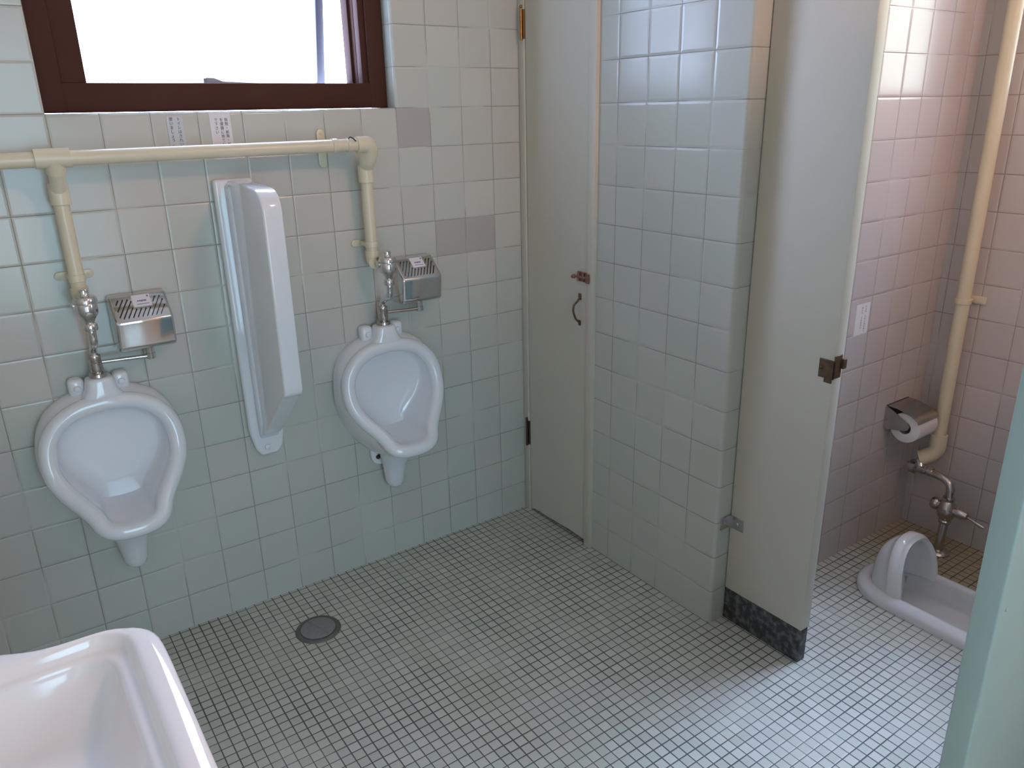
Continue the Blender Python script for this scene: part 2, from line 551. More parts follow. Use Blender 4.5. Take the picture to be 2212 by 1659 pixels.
# ---- entrance behind the camera: framed glass door
d2 = bpy.data.objects.new('door_2', None)
COL.objects.link(d2)
d2.location = (DX0, YF - .05, 0)
struct(d2, 'glazed entrance door behind the camera', 'door')
f = MB()
dw = DX1 - DX0
f.box(g, .06, -.03, .03, g, 2.05 - g)
f.box(dw - .06, dw - g, -.03, .03, g, 2.05 - g)
f.box(.06, dw - .06, -.03, .03, g, .25)
f.box(.06, dw - .06, -.03, .03, 1.97, 2.05 - g)
f.build('frame', 'frame', d2, smooth=False)
MB().box(.055, dw - .055, -.003, .003, .245, 1.975).build('pane', 'glass', d2, smooth=False)

# ---- narrow closet door and its jambs
d1 = bpy.data.objects.new('door_1', None)
COL.objects.link(d1)
d1.location = (0.108, -0.033, 0.012)
struct(d1, 'narrow cream painted closet door in the corner', 'door')
dm = MB()
# the lower edge is worn and uneven
poly = [(0.0, 1.955), (0.0, -.004), (-.05, .001), (-.10, .0), (-.13, .003), (-.17, .003), (-.22, .006), (-.27, .004), (-.3085, .003), (-.3085, 1.955)]
dm.prism(poly, 'x', 0.0, .032, r=.0012, seg=1)
dm.build('leaf', 'cream', d1, ang=30)
for (z0, z1, nm, mt) in ((1.612, 1.702, 'hinge', 'brass'), (.262, .362, 'hinge', 'ironpaint')):
    h = MB()
    zz0, zz1 = z0 - .012, z1 - .012
    h.tube([(-.008, .010, zz0), (-.008, .010, zz1)], .0045, 10)
    h.lathe([(.001, 0), (.0045, .002), (.005, .005), (.003, .008)], (-.008, .010, zz1), 'z', 10)
    h.box(-.005, -.0005, .0, .018, zz0 + .004, zz1 - .004)
    h.build(nm, mt, d1)
# sliding bolt
bt = MB()
bt.box(-.004, -.0006, -.306, -.262, .899, .929, r=.0008, seg=1)
bt.box(-.011, -.004, -.298, -.290, .901, .927, r=.001, seg=1)
bt.box(-.011, -.004, -.276, -.268, .901, .927, r=.001, seg=1)
bt.tube([(-.008, -.250, .914), (-.008, -.322, .914)], .0045, 10)
bt.lathe([(.001, -.006), (.006, -.004), (.006, .004), (.001, .006)], (-.012, -.252, .912), 'y', 12)
bt.build('slide_bolt', 'rust', d1, label='rusty slide bolt')
# pull handle
hd = MB()
hy, hz0, hz1 = -.272, .762, .856
hd.box(-.004, -.0006, hy - .006, hy + .006, hz1 - .016, hz1 + .004, r=.0012, seg=2)
hd.box(-.004, -.0006, hy - .005, hy + .005, hz0 - .004, hz0 + .013, r=.0012, seg=2)
path = [(-.003, hy, hz1 - .008), (-.012, hy, hz1 - .020), (-.024, hy, hz1 - .028), (-.028, hy, hz1 - .042), (-.028, hy, (hz0 + hz1) / 2), (-.025, hy, hz0 + .036), (-.018, hy, hz0 + .020), (-.010, hy, hz0 + .012), (-.003, hy, hz0 + .006)]
hd.tube([tuple(p) for p in resample(crom(path, 5), 26)], .0034, 10)
hd.build('pull_handle', 'bronze', d1, label='dark bronze pull handle')
jm = MB()
jm.box(.100, .140, -.3725, -.3435, 0.0, 1.99, r=.002, seg=2)
jm.box(.103, .140, -.0305, -.0015, 0.0, 1.99, r=.002, seg=2)
jm.box(.100, .140, -.3435, -.0305, 1.970, 1.999, r=.002, seg=2)
struct(jm.build('trim_1', 'cream'), 'cream painted jambs of the narrow door', 'door frame')
kp = MB()
kp.box(.0915, .0998, -.359, -.346, .912, .940, r=.001, seg=1)
kp.build('bolt_keeper', 'rust', bpy.data.objects['trim_1'], label='rusty bolt keeper')

# ------------------------------------------------------------------ urinals
def urinal():
    z0 = 0.27
    root = thing('urinal', 'white wall-hung urinal nearest the wash basin, left of the porcelain screen', 'urinal', (-1.217, .001, z0), 'wall-hung urinals')
    half = [(0, -.086, .752), (.060, -.086, .744), (.106, -.088, .720), (.136, -.093, .682), (.146, -.103, .638), (.142, -.120, .592), (.122, -.143, .553), (.097, -.166, .522), (.079, -.186, .498), (.070, -.201, .479), (.057, -.212, .466), (.032, -.218, .459), (0, -.219, .457)]
    NH = 41
    H = resample(crom(half, 8), NH)
    crest = H + [Vector((-p.x, p.y, p.z)) for p in H[-2:0:-1]]
    N = len(crest)
    # outward direction of the rim, across the outline
    out = []
    for i in range(N):
        tv = crest[(i + 1) % N] - crest[i - 1]
        nv = Vector((-tv.z, 0, tv.x))
        if nv.dot(crest[i] - Vector((0, 0, .62))) < 0:
            nv = -nv
        out.append(nv.normalized())
    def ring(o, b2):
        return [crest[i] + out[i] * o + Vector((0, b2, 0)) for i in range(N)]
    whalf = [(0, 0, .778), (.066, 0, .772), (.120, 0, .745), (.150, 0, .700), (.161, 0, .645), (.161, 0, .585), (.148, 0, .525), (.122, 0, .470), (.090, 0, .430), (.062, 0, .400), (.034, 0, .378), (0, 0, .370)]
    WH = resample(crom(whalf, 8), NH)
    wall = WH + [Vector((-p.x, p.y, p.z)) for p in WH[-2:0:-1]]
    under = ring(.017, .030)
    def mix(a, b2, f, bulge=0.0):
        return [a[i].lerp(b2[i], f) + out[i] * bulge for i in range(N)]
    c0 = Vector((0, -.034, .63))
    fold = [.42 + .58 * min(1, max(0, (p.z - .470) / .11)) for p in crest]
    def inr(o, f, yb=-.034):
        r = [crest[i] + out[i] * (-.0185 + (o + .0185) * fold[i]) + Vector((0, .032, 0)) for i in range(N)]
        for p in r:
            p.y = p.y + (yb - p.y) * f
        return r
    flat = inr(-.040, 1.0)
    def shrink(s):
        return [c0 + (p - c0) * s for p in flat]
    rings = [shrink(.02), shrink(.4), shrink(.75), inr(-.040, .985), inr(-.0315, .93), inr(-.0265, .80), inr(-.023, .55), inr(-.0205, .25),
             inr(-.0185, 0), ring(-.0205, .020), ring(-.018, .009), ring(-.010, .0015), ring(0, 0), ring(.010, .0015), ring(.018, .009), ring(.0205, .018), ring(.0195, .026), ring(.0165, .030),
             mix(under, wall, .12, .003), mix(under, wall, .35, .006), mix(under, wall, .65, .006), mix(under, wall, .9, .002), wall]
    rings = [[p - Vector((0, 0, z0)) for p in r] for r in rings]
    mb = MB()
    mb.loft(rings, True, True)
    # fixing ears, inlet boss, lower fixing plate and trap
    for sx in (-1, 1):
        mb.box(sx * .050 - .0185, sx * .050 + .0185, -.038, -.0005, .742 - z0, .812 - z0, r=.012, seg=4)
    mb.loft([[Vector((rx * math.copysign(abs(math.cos(a)) ** .6, math.cos(a)), yc + ry * math.copysign(abs(math.sin(a)) ** .6, math.sin(a)), z - z0)) for a in [2 * PI * k / 28 for k in range(28)]]
             for (rx, ry, yc, z) in ((.060, .034, -.046, .740), (.050, .035, -.045, .762), (.036, .034, -.044, .785), (.032, .032, -.044, .804), (.029, .030, -.045, .8105), (.023, .024, -.046, .813))])
    mb.prism([(.064 * math.copysign(abs(math.cos(a)) ** .6, math.cos(a)), .395 - z0 + .048 * math.copysign(abs(math.sin(a)) ** .6, math.sin(a))) for a in [2 * PI * k / 32 for k in range(32)]], 'y', -.020, -.0005, r=.005, seg=3)
    mb.loft([[Vector((rx * math.cos(a), yc + ry * math.sin(a), z - z0)) for a in [2 * PI * k / 24 for k in range(24)]]
             for (rx, ry, yc, z) in ((.066, .070, -.085, .450), (.054, .055, -.066, .405), (.041, .042, -.050, .365), (.033, .035, -.043, .325), (.030, .032, -.040, .298), (.025, .027, -.040, .283), (.015, .017, -.040, .2745), (.003, .003, -.040, .272))])
    mb.build('body', 'porcelain', root, ang=60)
    for sx in (-1, 1):
        b1 = MB()
        b1.lathe([(.0085, .002), (.0085, 0), (.0075, -.004), (.004, -.0065), (.0005, -.007)], (sx * .0495, -.038, .788 - z0), 'y', 18)
        b1.build('bolt_cap', 'porcelain', root)
        b2 = MB()
        b2.lathe([(.0075, .002), (.0075, -.003), (.005, -.0055), (.0005, -.006)], (sx * .043, -.020, .379 - z0), 'y', 14)
        b2.build('fixing_bolt', 'ironpaint', root, label='dark fixing bolt')
    return root
XU1, XU2 = -1.217, -0.441
ur = urinal()
dup(ur, (XU2, .001, .27), 'white wall-hung urinal between the porcelain screen and the narrow door')

# ------------------------------------------------------------------ flush valves
def flush_valve():
    z0 = 0.811
    r = thing('flush_valve', 'chrome flush valve standing on the urinal nearest the wash basin', 'valve', (XU1, -.046, z0), 'urinal flush valves')
    o = (0, -.057, 0)   # valve axis stands forward of the inlet
    def P(prof, c, ax='z', n=24):
        m2 = MB()
        m2.lathe(prof, c, ax, n)
        return m2
    b = MB()
    b.lathe([(.010, .148), (.011, .152), (.0125, .156), (.018, .165), (.0225, .172), (.0235, .178), (.0235, .196), (.022, .198)], o)
    b.build('body', 'chrome', r)
    c = MB()
    c.lathe([(.0225, .198), (.0255, .200), (.0255, .208), (.022, .213), (.012, .215), (.0105, .217), (.0105, .228), (.008, .230)], o)
    c.build('cap', 'chrome', r)
    i = MB()
    i.lathe([(.011, .024), (.0155, .022), (.0175, .016), (.0175, .010), (.0155, .005), (.012, .003), (.012, -.022)], (-.004, -.030, .190), 'y')
    i.lathe([(.003, -.030), (.009, -.027), (.010, -.022), (.010, .0)], (0, -.044, .192), 'x', 16)
    i.build('inlet_union', 'chrome', r)
    # S-shaped tail from the valve back to the urinal's inlet
    t = MB()
    t.lathe([(.0145, .132), (.0155, .135), (.0155, .146), (.0135, .149), (.011, .150)], o)
    pts = [(0, -.057, .138), (0, -.057, .118), (0, -.053, .102), (0, -.040, .091), (0, -.016, .081), (0, -.003, .071), (0, 0, .058), (0, 0, .030)]
    t.tube(resample(crom(pts, 6), 30), .0092, 14)
    t.build('tail_pipe', 'chrome', r)
    f = MB()
    f.lathe([(.0125, .058), (.014, .056), (.014, .046), (.0128, .044), (.0128, .040), (.0150, .038), (.0150, .016), (.0135, .013), (.0205, .010), (.0215, .003), (.0195, 0.0)], (0, 0, 0.001))
    f.build('spud_nut', 'oldchrome', r)
    return r
fv = flush_valve()
dup(fv, (XU2, -.046, .811), 'chrome flush valve standing on the urinal beside the narrow door')

# ------------------------------------------------------------------ sensor boxes
def sensor_box():
    z0 = 0.865
    r = thing('sensor_box', 'chrome ribbed sensor box on the wall beside the left flush valve', 'sensor', (-1.096, 0, z0), 'chrome flush sensor boxes')
    hw = .0665
    prof = [(-.001, .010), (-.001, .136), (-.032, .136), (-.092, .082), (-.086, .014), (-.074, .004), (-.012, .004)]
    h = MB()
    h.prism(prof, 'x', -hw, hw, r=.007, seg=4)
    h.build('housing', 'chrome', r, ang=50)
    # slanted lid with diagonal slots
    s0, s1 = Vector((0, -.0365, .132)), Vector((0, -.0875, .0862))
    dv = (s1 - s0)
    L = dv.length
    dv.normalize()
    nv = Vector((0, dv.z, -dv.y))
    if nv.z < 0:
        nv = -nv
    fm = Matrix((( -1, dv.x, nv.x, 0), (0, dv.y, nv.y, s0.y), (0, dv.z, nv.z, s0.z), (0, 0, 0, 1)))
    g2 = MB()
    cnt = 0
    for k in range(-3, 12):
        # slot runs from upper right to lower left
        xa = -.060 + k * .0106
        u0, u1 = xa - .010, xa + .020
        v0, v1 = .010, L - .004
        # keep inside the lid and clear of the sticker
        segs = []
        for q in range(25):
            f0 = q / 24
            u, v = u0 + (u1 - u0) * f0, v0 + (v1 - v0) * f0
            ok = abs(u) < .054 and not (-.030 < u < .018 and v < .040)
            segs.append((u, v, ok))
        run = []
        for sgm in segs + [(0, 0, False)]:
            if sgm[2]:
                run.append(sgm)
            else:
                if len(run) > 5:
                    a, b2 = run[0], run[-1]
                    ln = math.hypot(b2[0] - a[0], b2[1] - a[1])
                    an = math.atan2(b2[1] - a[1], b2[0] - a[0])
                    mt = fm @ Matrix.Translation((a[0], a[1], .0012)) @ Matrix.Rotation(an, 4, 'Z')
                    g2.box(0, ln, -.0008, .0008, -.0010, .0012, mat=mt)
                    g2.box(-.0014, .0018, -.0016, .0016, -.0010, .0013, r=.001, seg=2, mat=mt)
                run = []
    g2.build('vent_slots', 'black', r, smooth=False, label='dark diagonal vent slots')
    st = MB()
    st.box(-.027, .015, .000, .036, .0006, .0016, mat=fm)
    so2 = st.build('sticker', 'paper', r, smooth=False, label='white paper sticker')
    pr = MB()
    # small blurred word and rule, with a dark drop in one corner
    for k, (a, w, hh) in enumerate(((0, .003, .004), (.004, .004, .0035), (.0085, .003, .005), (.012, .004, .0035), (.0165, .004, .004))):
        pr.box(.010 - .006 - a - w, .010 - .006 - a, .0165, .0165 + hh, .0016, .0019, mat=fm)
    pr.box(-.022, .006, .0275, .0290, .0016, .0019, mat=fm)
    pr.box(-.0235, -.0195, .003, .008, .0016, .0019, r=.0001, seg=1, mat=fm)
    pr.build('print', 'blueink', so2, smooth=False)
    n = MB()
    n.lathe([(.007, .006), (.0105, .004), (.0105, -.012), (.012, -.013), (.012, -.026), (.009, -.028)], (.004, -.052, 0), 'z', 20)
    n.build('outlet_nut', 'chrome', r)
    t = MB()
    t.tube([(.004, -.055, -.020), (-.040, -.052, -.0185), (-.1085, -.047, -.0165)], .0048, 12)
    t.build('outlet_tube', 'oldchrome', r)
    return r
sb_ = sensor_box()
dup(sb_, (-1.096 + .772, 0, .865), 'chrome ribbed sensor box on the wall behind the right flush valve')

# ------------------------------------------------------------------ porcelain screen
ps = thing('privacy_screen', 'white porcelain privacy screen on the wall between the two urinals', 'screen', (-.819, .001, .485))
zb = .485
b = MB()
fl_ = [(-.052, .774), (.048, .774), (.047, .060), (.040, .018), (.024, -.002), (-.024, -.002), (-.038, .020), (-.050, .075)]
b.prism(fl_, 'y', -.024, -.0005, r=.008, seg=4)
# blade: outline in y-z, thin with rounded front
def blade_outline():
    pts = [(-.010, .770), (-.150, .768), (-.232, .764)]
    pts += [(-.232 - .053 * math.sin(a), .711 + .053 * math.cos(a)) for a in [PI / 2 * k / 6 for k in range(1, 7)]]
    pts += [(-.285, .55), (-.284, .40), (-.281, .265)]
    pts += [(-.276, .253), (-.258, .242), (-.215, .205), (-.150, .150), (-.095, .105), (-.055, .075), (-.010, .055)]
    return pts
b.prism(blade_outline(), 'x', -.0185, .0305, r=.006, seg=4)
# cove where blade meets the flange
b.prism([(-.020, .762), (-.050, .760), (-.050, .10), (-.020, .045)], 'x', -.026, .034, r=.009, seg=3)
b.build('panel', 'porcelain', ps, ang=50)
b = MB()
b.lathe([(.0085, .002), (.0085, 0), (.0075, -.004), (.004, -.0065), (.0005, -.007)], (-.006, -.024, .024), 'y', 18)
b.build('bolt_cap', 'porcelain', ps)

# ------------------------------------------------------------------ cream water pipe over the urinals
PZ, PY, PR = 1.332, -.094, .0165
DY = -.050
pw = thing('water_pipe', 'cream plastic water pipe along the tiles above both urinals', 'pipe', (-.44, PY, PZ))
def rel(p, o):
    return tuple(a - b2 for a, b2 in zip(p, o))
O = (-.44, PY, PZ)
XD1, XD2 = -1.219, -.462
b = MB()
b.tube([rel((XL + .002, PY, PZ - .002), O), rel((-.475, PY, PZ), O)], PR, 22)
b.build('main_pipe', 'pvc', pw)
b = MB()
b.tube([rel((XD1 - .038, PY, PZ), O), rel((XD1 + .032, PY, PZ), O)], .0215, 22)
b.tube([rel((XD1, PY, PZ - .005), O), rel((XD1, PY + .012, PZ - .032), O)], .0205, 22)
b.tube([rel(p, O) for p in resample(crom([(XD1, PY + .010, PZ - .026), (XD1, PY + .024, PZ - .050), (XD1, DY - .004, PZ - .075), (XD1, DY, PZ - .102)], 6), 14)], [.017] * 14, 22)
b.build('tee_fitting', 'pvc', pw)
def coupling(x):
    m2 = MB()
    m2.lathe([(.0165, -.104), (.0215, -.103), (.0215, -.060), (.0205, -.056), (.017, -.056)], rel((x, DY, PZ), O), 'z', 24)
    return m2
coupling(XD1).build('coupling', 'pvc', pw)
coupling(XD2).build('coupling', 'pvc', pw)
b = MB()
b.tube([rel(p, O) for p in [(XD2 - .042, PY, PZ), (XD2 - .020, PY, PZ)]], .0215, 22)
el = resample(crom([(XD2 - .022, PY, PZ), (XD2 - .010, PY, PZ), (XD2 - .001, PY + .003, PZ - .009), (XD2 + .001, PY + .010, PZ - .022), (XD2, PY + .020, PZ - .040), (XD2, DY - .006, PZ - .062), (XD2, DY, PZ - .090)], 6), 26)
b.tube([rel(p, O) for p in el], [.0215] * 16 + [.0205] * 3 + [.017] * 7, 22)
b.build('elbow_fitting', 'pvc', pw)
for x, zb_ in ((XD1, 1.004), (XD2, 1.004)):
    b = MB()
    b.tube([rel((x, DY, PZ - .09), O), rel((x, DY, zb_ + .020), O)], PR, 22)
    zz = zb_
    b.tube([rel(p, O) for p in [(x, DY, zz + .034), (x, DY, zz + .018)]], .0195, 22)
    ee = resample(crom([(x, DY, zz + .020), (x, DY - .001, zz + .010), (x, DY - .008, zz + .002), (x, DY - .014, zz + .0015)], 5), 14)
    b.tube([rel(p, O) for p in ee], .0185, 22)
    b.build('drop_pipe', 'pvc', pw)
# clamps: strap round the pipe with two screw tabs on the wall
def clamp_v(x, z):
    m2 = MB()
    m2.lathe([(.0168, -.009), (.0190, -.008), (.0190, .008), (.0168, .009)], rel((x, DY, z), O), 'z', 22)
    m2.box(*[v for v in (x - .018 - O[0], x + .018 - O[0], DY + .004 - O[1], -.004 - O[1], z - .006 - O[2], z + .006 - O[2])], r=.002, seg=2)
    for s in (-1, 1):
        m2.prism([(x + s * .012 - O[0], z - .010 - O[2])] + [(x + s * (.032 + .010 * math.cos(a)) - O[0], z + .010 * math.sin(a) - O[2]) for a in [-PI / 2 + PI * k / 10 for k in range(11)]] + [(x + s * .012 - O[0], z + .010 - O[2])], 'y', -.0065 - O[1], -.001 - O[1], r=.0012, seg=2)
        m2.lathe([(.004, 0), (.004, -.002), (.001, -.003)], rel((x + s * .030, -.0065, z), O), 'y', 10)
    return m2
clamp_v(XD1, 1.060).build('pipe_clamp', 'pvc', pw)
clamp_v(XD2, 1.056).build('pipe_clamp', 'pvc', pw)
b = MB()
xc = -.566
b.lathe([(.0167, -.008), (.0185, -.007), (.0185, .007), (.0167, .008)], rel((xc, PY, PZ), O), 'x', 22)
b.box(xc - .010 - O[0], xc + .010 - O[0], PY + .010 - O[1], -.004 - O[1], -.010, .010, r=.002, seg=2)
b.prism([(xc - O[0] + .0115 * math.cos(a), .030 + .0115 * math.sin(a)) for a in [PI * k / 10 for k in range(11)]] + [(xc - O[0] + .0115 * math.cos(a), -.048 + .0115 * math.sin(a)) for a in [PI + PI * k / 10 for k in range(11)]], 'y', -.0065 - O[1], -.001 - O[1], r=.0012, seg=2)
for dz in (-.046, .030):
    b.lathe([(.004, 0), (.004, -.002), (.001, -.003)], rel((xc, -.0065, PZ + dz), O), 'y', 10)
b.build('pipe_clamp', 'pvc', pw)
b = MB()
xj = -.556
b.lathe([(.0165, -.006), (.0178, -.005), (.0178, .005), (.0165, .006)], rel((xj + .030, PY, PZ), O), 'x', 22)
b.build('joint_ring', 'pvc', pw)
b = MB()
b.tube([rel(p, O) for p in [(xj + .028, PY - .008, PZ + .0165), (xj + .033, PY - .009, PZ + .021), (xj + .040, PY - .013, PZ + .0165), (xj + .046, PY - .0165, PZ + .010)]], .0016, 8)
b.build('cable_tie', 'black', pw, label='black wire twisted round the pipe')

# ------------------------------------------------------------------ paper notices
def glyph_mesh(cols, size, origin, axis, name, mat, parent, loc):
    """upright Japanese columns; cols = list of (text, x, z_top, step); axis gives the local x direction"""
    mb = bmesh.new()
    for (txt, x, zt, step) in cols:
        for k, ch in enumerate(txt):
            if ch == ' ':
                continue
            cu = bpy.data.curves.new('glyph', 'FONT')
            cu.body = ch
            cu.size = size
            cu.align_x = 'CENTER'
            cu.align_y = 'CENTER'
            cu.extrude = 0.0
            ob = bpy.data.objects.new('glyph', cu)
            COL.objects.link(ob)
            bpy.context.view_layer.update()
            dg = bpy.context.evaluated_depsgraph_get()
            me = bpy.data.meshes.new_from_object(ob.evaluated_get(dg))
            tb = bmesh.new()
            tb.from_mesh(me)
            for v in tb.verts:
                v.co = Vector((x + v.co.x, 0, zt - k * step + v.co.y))
            t2 = bpy.data.meshes.new('t2')
            tb.to_mesh(t2)
            tb.free()
            mb.from_mesh(t2)
            bpy.data.meshes.remove(t2)
            bpy.data.meshes.remove(me)
            bpy.data.objects.remove(ob)
            bpy.data.curves.remove(cu)
    me = bpy.data.meshes.new(name)
    mb.to_mesh(me)
    mb.free()
    me.materials.append(M[mat])
    o = bpy.data.objects.new(name, me)
    COL.objects.link(o)
    o.parent = parent
    o.location = loc
    return o

def notice(x0, x1, z0, z1, y, label, mat, cols, size, ink):
    r = thing('paper_notice', label, 'notice', ((x0 + x1) / 2, y, z0), 'paper notices on the tiles')
    w, h = (x1 - x0) / 2, z1 - z0
    MB().box(-w, w, -.0014, -.0004, 0, h).build('sheet', mat, r, smooth=False)
    if cols:
        glyph_mesh(cols, size, None, 'x', 'text', ink, r, (0, -.0019, 0))
    return r
notice(-.9545, -.9165, 1.318, 1.415, 0, 'faded label with two columns of writing, stuck under the window above the pipe', 'clearfilm',
       [('トイレはきれいに', .009, .0885, .0098), ('使いましょう。', -.009, .0885, .0098)], .0092, 'ink')
n2 = notice(-.8525, -.8005, 1.308, 1.4205, 0, 'white paper slip with three columns of writing, stuck under the window', 'paper',
       [('吸殻・紙屑・ガムなど', .0145, .0945, .0098), ('を便器に捨てない', .0025, .0945, .0098), ('で下さい', -.0105, .0945, .0098)], .0090, 'ink')
# inside the stall: two columns too small to read
r = thing('paper_notice', 'small white paper notice on the pinkish stall tiles behind the partition', 'notice', (.703, YE + .001, .762), 'paper notices on the tiles')
MB().box(-.038, .032, -.0014, -.0004, 0, .094).build('sheet', 'paper', r, smooth=False)
b = MB()
random.seed(3)
for cx_, n_, zt in ((.012, 11, .086), (-.006, 9, .084)):
    for k in range(n_):
        s_ = random.choice((.0018, .0024, .0030))
        if random.random() < .15:
            continue
        for q in range(3):
            b.box(cx_ - s_, cx_ + s_, -.0017, -.0013, zt - k * .0075 - q * .0018 - .0008, zt - k * .0075 - q * .0018)
b.build('text', 'greyink', r, smooth=False)

# ------------------------------------------------------------------ floor drain
dr = thing('floor_drain', 'round grey metal drain cover set in the mosaic floor', 'drain', (-.812, -.236, 0))
b = MB()
b.lathe([(.050, .0005), (.050, .004), (.054, .0062), (.060, .0055), (.064, .002), (.065, .0002)], n=48)
b.build('ring', 'drainring', dr)
b = MB()
b.lathe([(.0495, .0006), (.0495, .0062), (.046, .0085), (.030, .0098), (.0005, .0100)], n=48)
b.box(-.0012, .0012, -.047, .047, .0088, .0106, mat=Matrix.Rotation(math.radians(17), 4, 'Z'))
b.build('cover', 'drain', dr)

# ------------------------------------------------------------------ wash basin
wz = .75
ws = thing('wash_basin', 'white porcelain wash basin with rounded corner in the near left of the photo', 'basin', (XL - .001, -1.36, .55))
fl2 = [(-1.7195, -1.012), (-1.62, -1.008), (-1.55, -1.010), (-1.500, -1.022), (-1.462, -1.040), (-1.425, -1.053), (-1.388, -1.056), (-1.355, -1.060), (-1.328, -1.073), (-1.311, -1.100), (-1.306, -1.140), (-1.305, -1.22), (-1.305, -1.36)]
ol = resample(crom([Vector((x, y, 0)) for x, y in fl2], 8), 80)
ol = ol + [Vector((p.x, -2.72 - p.y, 0)) for p in ol[-2::-1]]
def rrect(x0, x1, y0, y1, r_):
    out = []
    for (cx_, cy_, a0) in ((x1 - r_, y1 - r_, 0), (x0 + r_, y1 - r_, PI / 2), (x0 + r_, y0 + r_, PI), (x1 - r_, y0 + r_, 1.5 * PI)):
        for k in range(9):
            a = a0 + PI / 2 * k / 8
            out.append(Vector((cx_ + r_ * math.cos(a), cy_ + r_ * math.sin(a), 0)))
    return out
CB = Vector((-1.485, -1.36, 0))
def polar(poly, n=180):
    """outline sampled by bearing from the middle of the basin"""
    out = []
    m_ = len(poly)
    for k in range(n):
        a = 2 * PI * k / n
        d = Vector((math.cos(a), math.sin(a), 0))
        best = None
        for i in range(m_):
            p, q = poly[i] - CB, poly[(i + 1) % m_] - CB
            e = q - p
            den = d.x * e.y - d.y * e.x
            if abs(den) < 1e-12:
                continue
            t_ = (p.x * e.y - p.y * e.x) / den
            u_ = (p.x * d.y - p.y * d.x) / den
            if t_ > 0 and -1e-6 <= u_ <= 1 + 1e-6 and (best is None or t_ > best):
                best = t_
        out.append(CB + d * best)
    return out
OUT = polar(ol)
G1 = polar(rrect(-1.63, -1.343, -1.652, -1.068, .040))
G1b = polar(rrect(-1.624, -1.349, -1.646, -1.074, .040))
G2 = polar(rrect(-1.606, -1.366, -1.640, -1.083, .044))
G2b = polar(rrect(-1.600, -1.373, -1.633, -1.090, .046))
G3 = polar(rrect(-1.585, -1.388, -1.615, -1.108, .055))
def ring_(a, z, b2=None, f=0.0, sc=1.0, ins=0.0):
    r_ = []
    for i, p in enumerate(a):
        q = p.lerp(b2[i], f) if b2 else p.copy()
        v = q - CB
        q = CB + v * sc - v.normalized() * ins
        q.x = max(q.x, XL + .0005)
        r_.append(Vector((q.x - XL, q.y + 1.36, z - .55)))
    return r_
rings = [ring_(G3, wz - .100, sc=.05), ring_(G3, wz - .098, sc=.5), ring_(G3, wz - .090, sc=.85), ring_(G3, wz - .070), ring_(G2b, wz - .044), ring_(G2b, wz - .036, G2, .5), ring_(G2, wz - .026), ring_(G2, wz - .0205, G1b, .15), ring_(G2, wz - .0185, G1b, .5), ring_(G2, wz - .0175, G1b, .85), ring_(G1b, wz - .0155), ring_(G1b, wz - .0115, G1, .5), ring_(G1, wz - .005), ring_(G1, wz - .0012, OUT, .10), ring_(G1, wz + .0005, OUT, .3), ring_(G1, wz + .001, OUT, .62), ring_(OUT, wz, ins=.007), ring_(OUT, wz - .003, ins=.002), ring_(OUT, wz - .010), ring_(OUT, wz - .024, ins=.001), ring_(OUT, wz - .05, ins=.010), ring_(OUT, wz - .12, ins=.04), ring_(OUT, wz - .19, ins=.09)]
b = MB()
b.loft(rings)
b.build('bowl', 'porcelain', ws, ang=70)
b = MB()
b.lathe([(.024, .0), (.024, .003), (.018, .004), (.016, .002), (.0005, .002)], (.235, 0, wz - .0995 - .55), 'z', 24)
b.build('drain_fitting', 'chrome', ws)
b = MB()
b.tube([(.20, 0, .01), (.20, 0, -.18), (.18, 0, -.23), (.14, 0, -.24), (.11, 0, -.20), (.08, 0, -.17), (.004, 0, -.165)], .016, 16)
b.build('trap_pipe', 'chrome', ws)

# ------------------------------------------------------------------ stall partition
PE = -1.145
pt = thing('toilet_partition', 'cream painted stall partition panel standing on a dark speckled plinth', 'partition', (XP, -1.02, 0))
def pl(x0, x1, y0, y1, z0, z1):
    return (x0 - XP, x1 - XP, y0 + 1.02, y1 + 1.02, z0, z1)
MB().box(*pl(XP, XP + .036, PE, YE - .0025, .103, 2.02), r=.0025, seg=2).build('panel', 'cream', pt)
MB().box(*pl(XP + .002, XP + .034, PE + .002, YE - .001, 0, .1035), r=.0015, seg=2).build('plinth', 'plinth', pt)
bk = MB()
bk.box(*pl(XP - .0022, XP, -.9365, YE - .001, .300, .338), r=.0008, seg=1)
bk.box(*pl(XP - .040, XP, YE - .0030, YE - .0006, .300, .338), r=.0008, seg=1)
for p, ax in (((XP - .0022, -.918, .320), 'x'), ((XP - .022, YE - .003, .320), 'y')):
    bk.lathe([(.006, 0), (.0055, -.002), (.003, -.0038), (.0004, -.0042)], (p[0] - XP, p[1] + 1.02, p[2]), ax, 14)
bk.build('corner_bracket', 'steel', pt, label='chrome corner bracket')
kp = MB()
kp.box(*pl(XP - .003, XP, -1.1485, -1.108, .804, .850), r=.0008, seg=1)
kp.box(*pl(XP - .003, XP, -1.1440, -1.124, .794, .806), r=.0008, seg=1)
kp.box(*pl(XP - .003, XP + .026, -1.1485, PE - .0003, .806, .862), r=.0008, seg=1)
kp.box(*pl(XP + .022, XP + .034, -1.156, PE - .0003, .828, .852), r=.001, seg=1)
kp.lathe([(.0045, 0), (.004, -.002), (.0004, -.003)], (-.003, -1.1145 + 1.02, .829), 'x', 12)
kp.build('latch_keeper', 'bronze', pt, label='tarnished brown latch keeper')

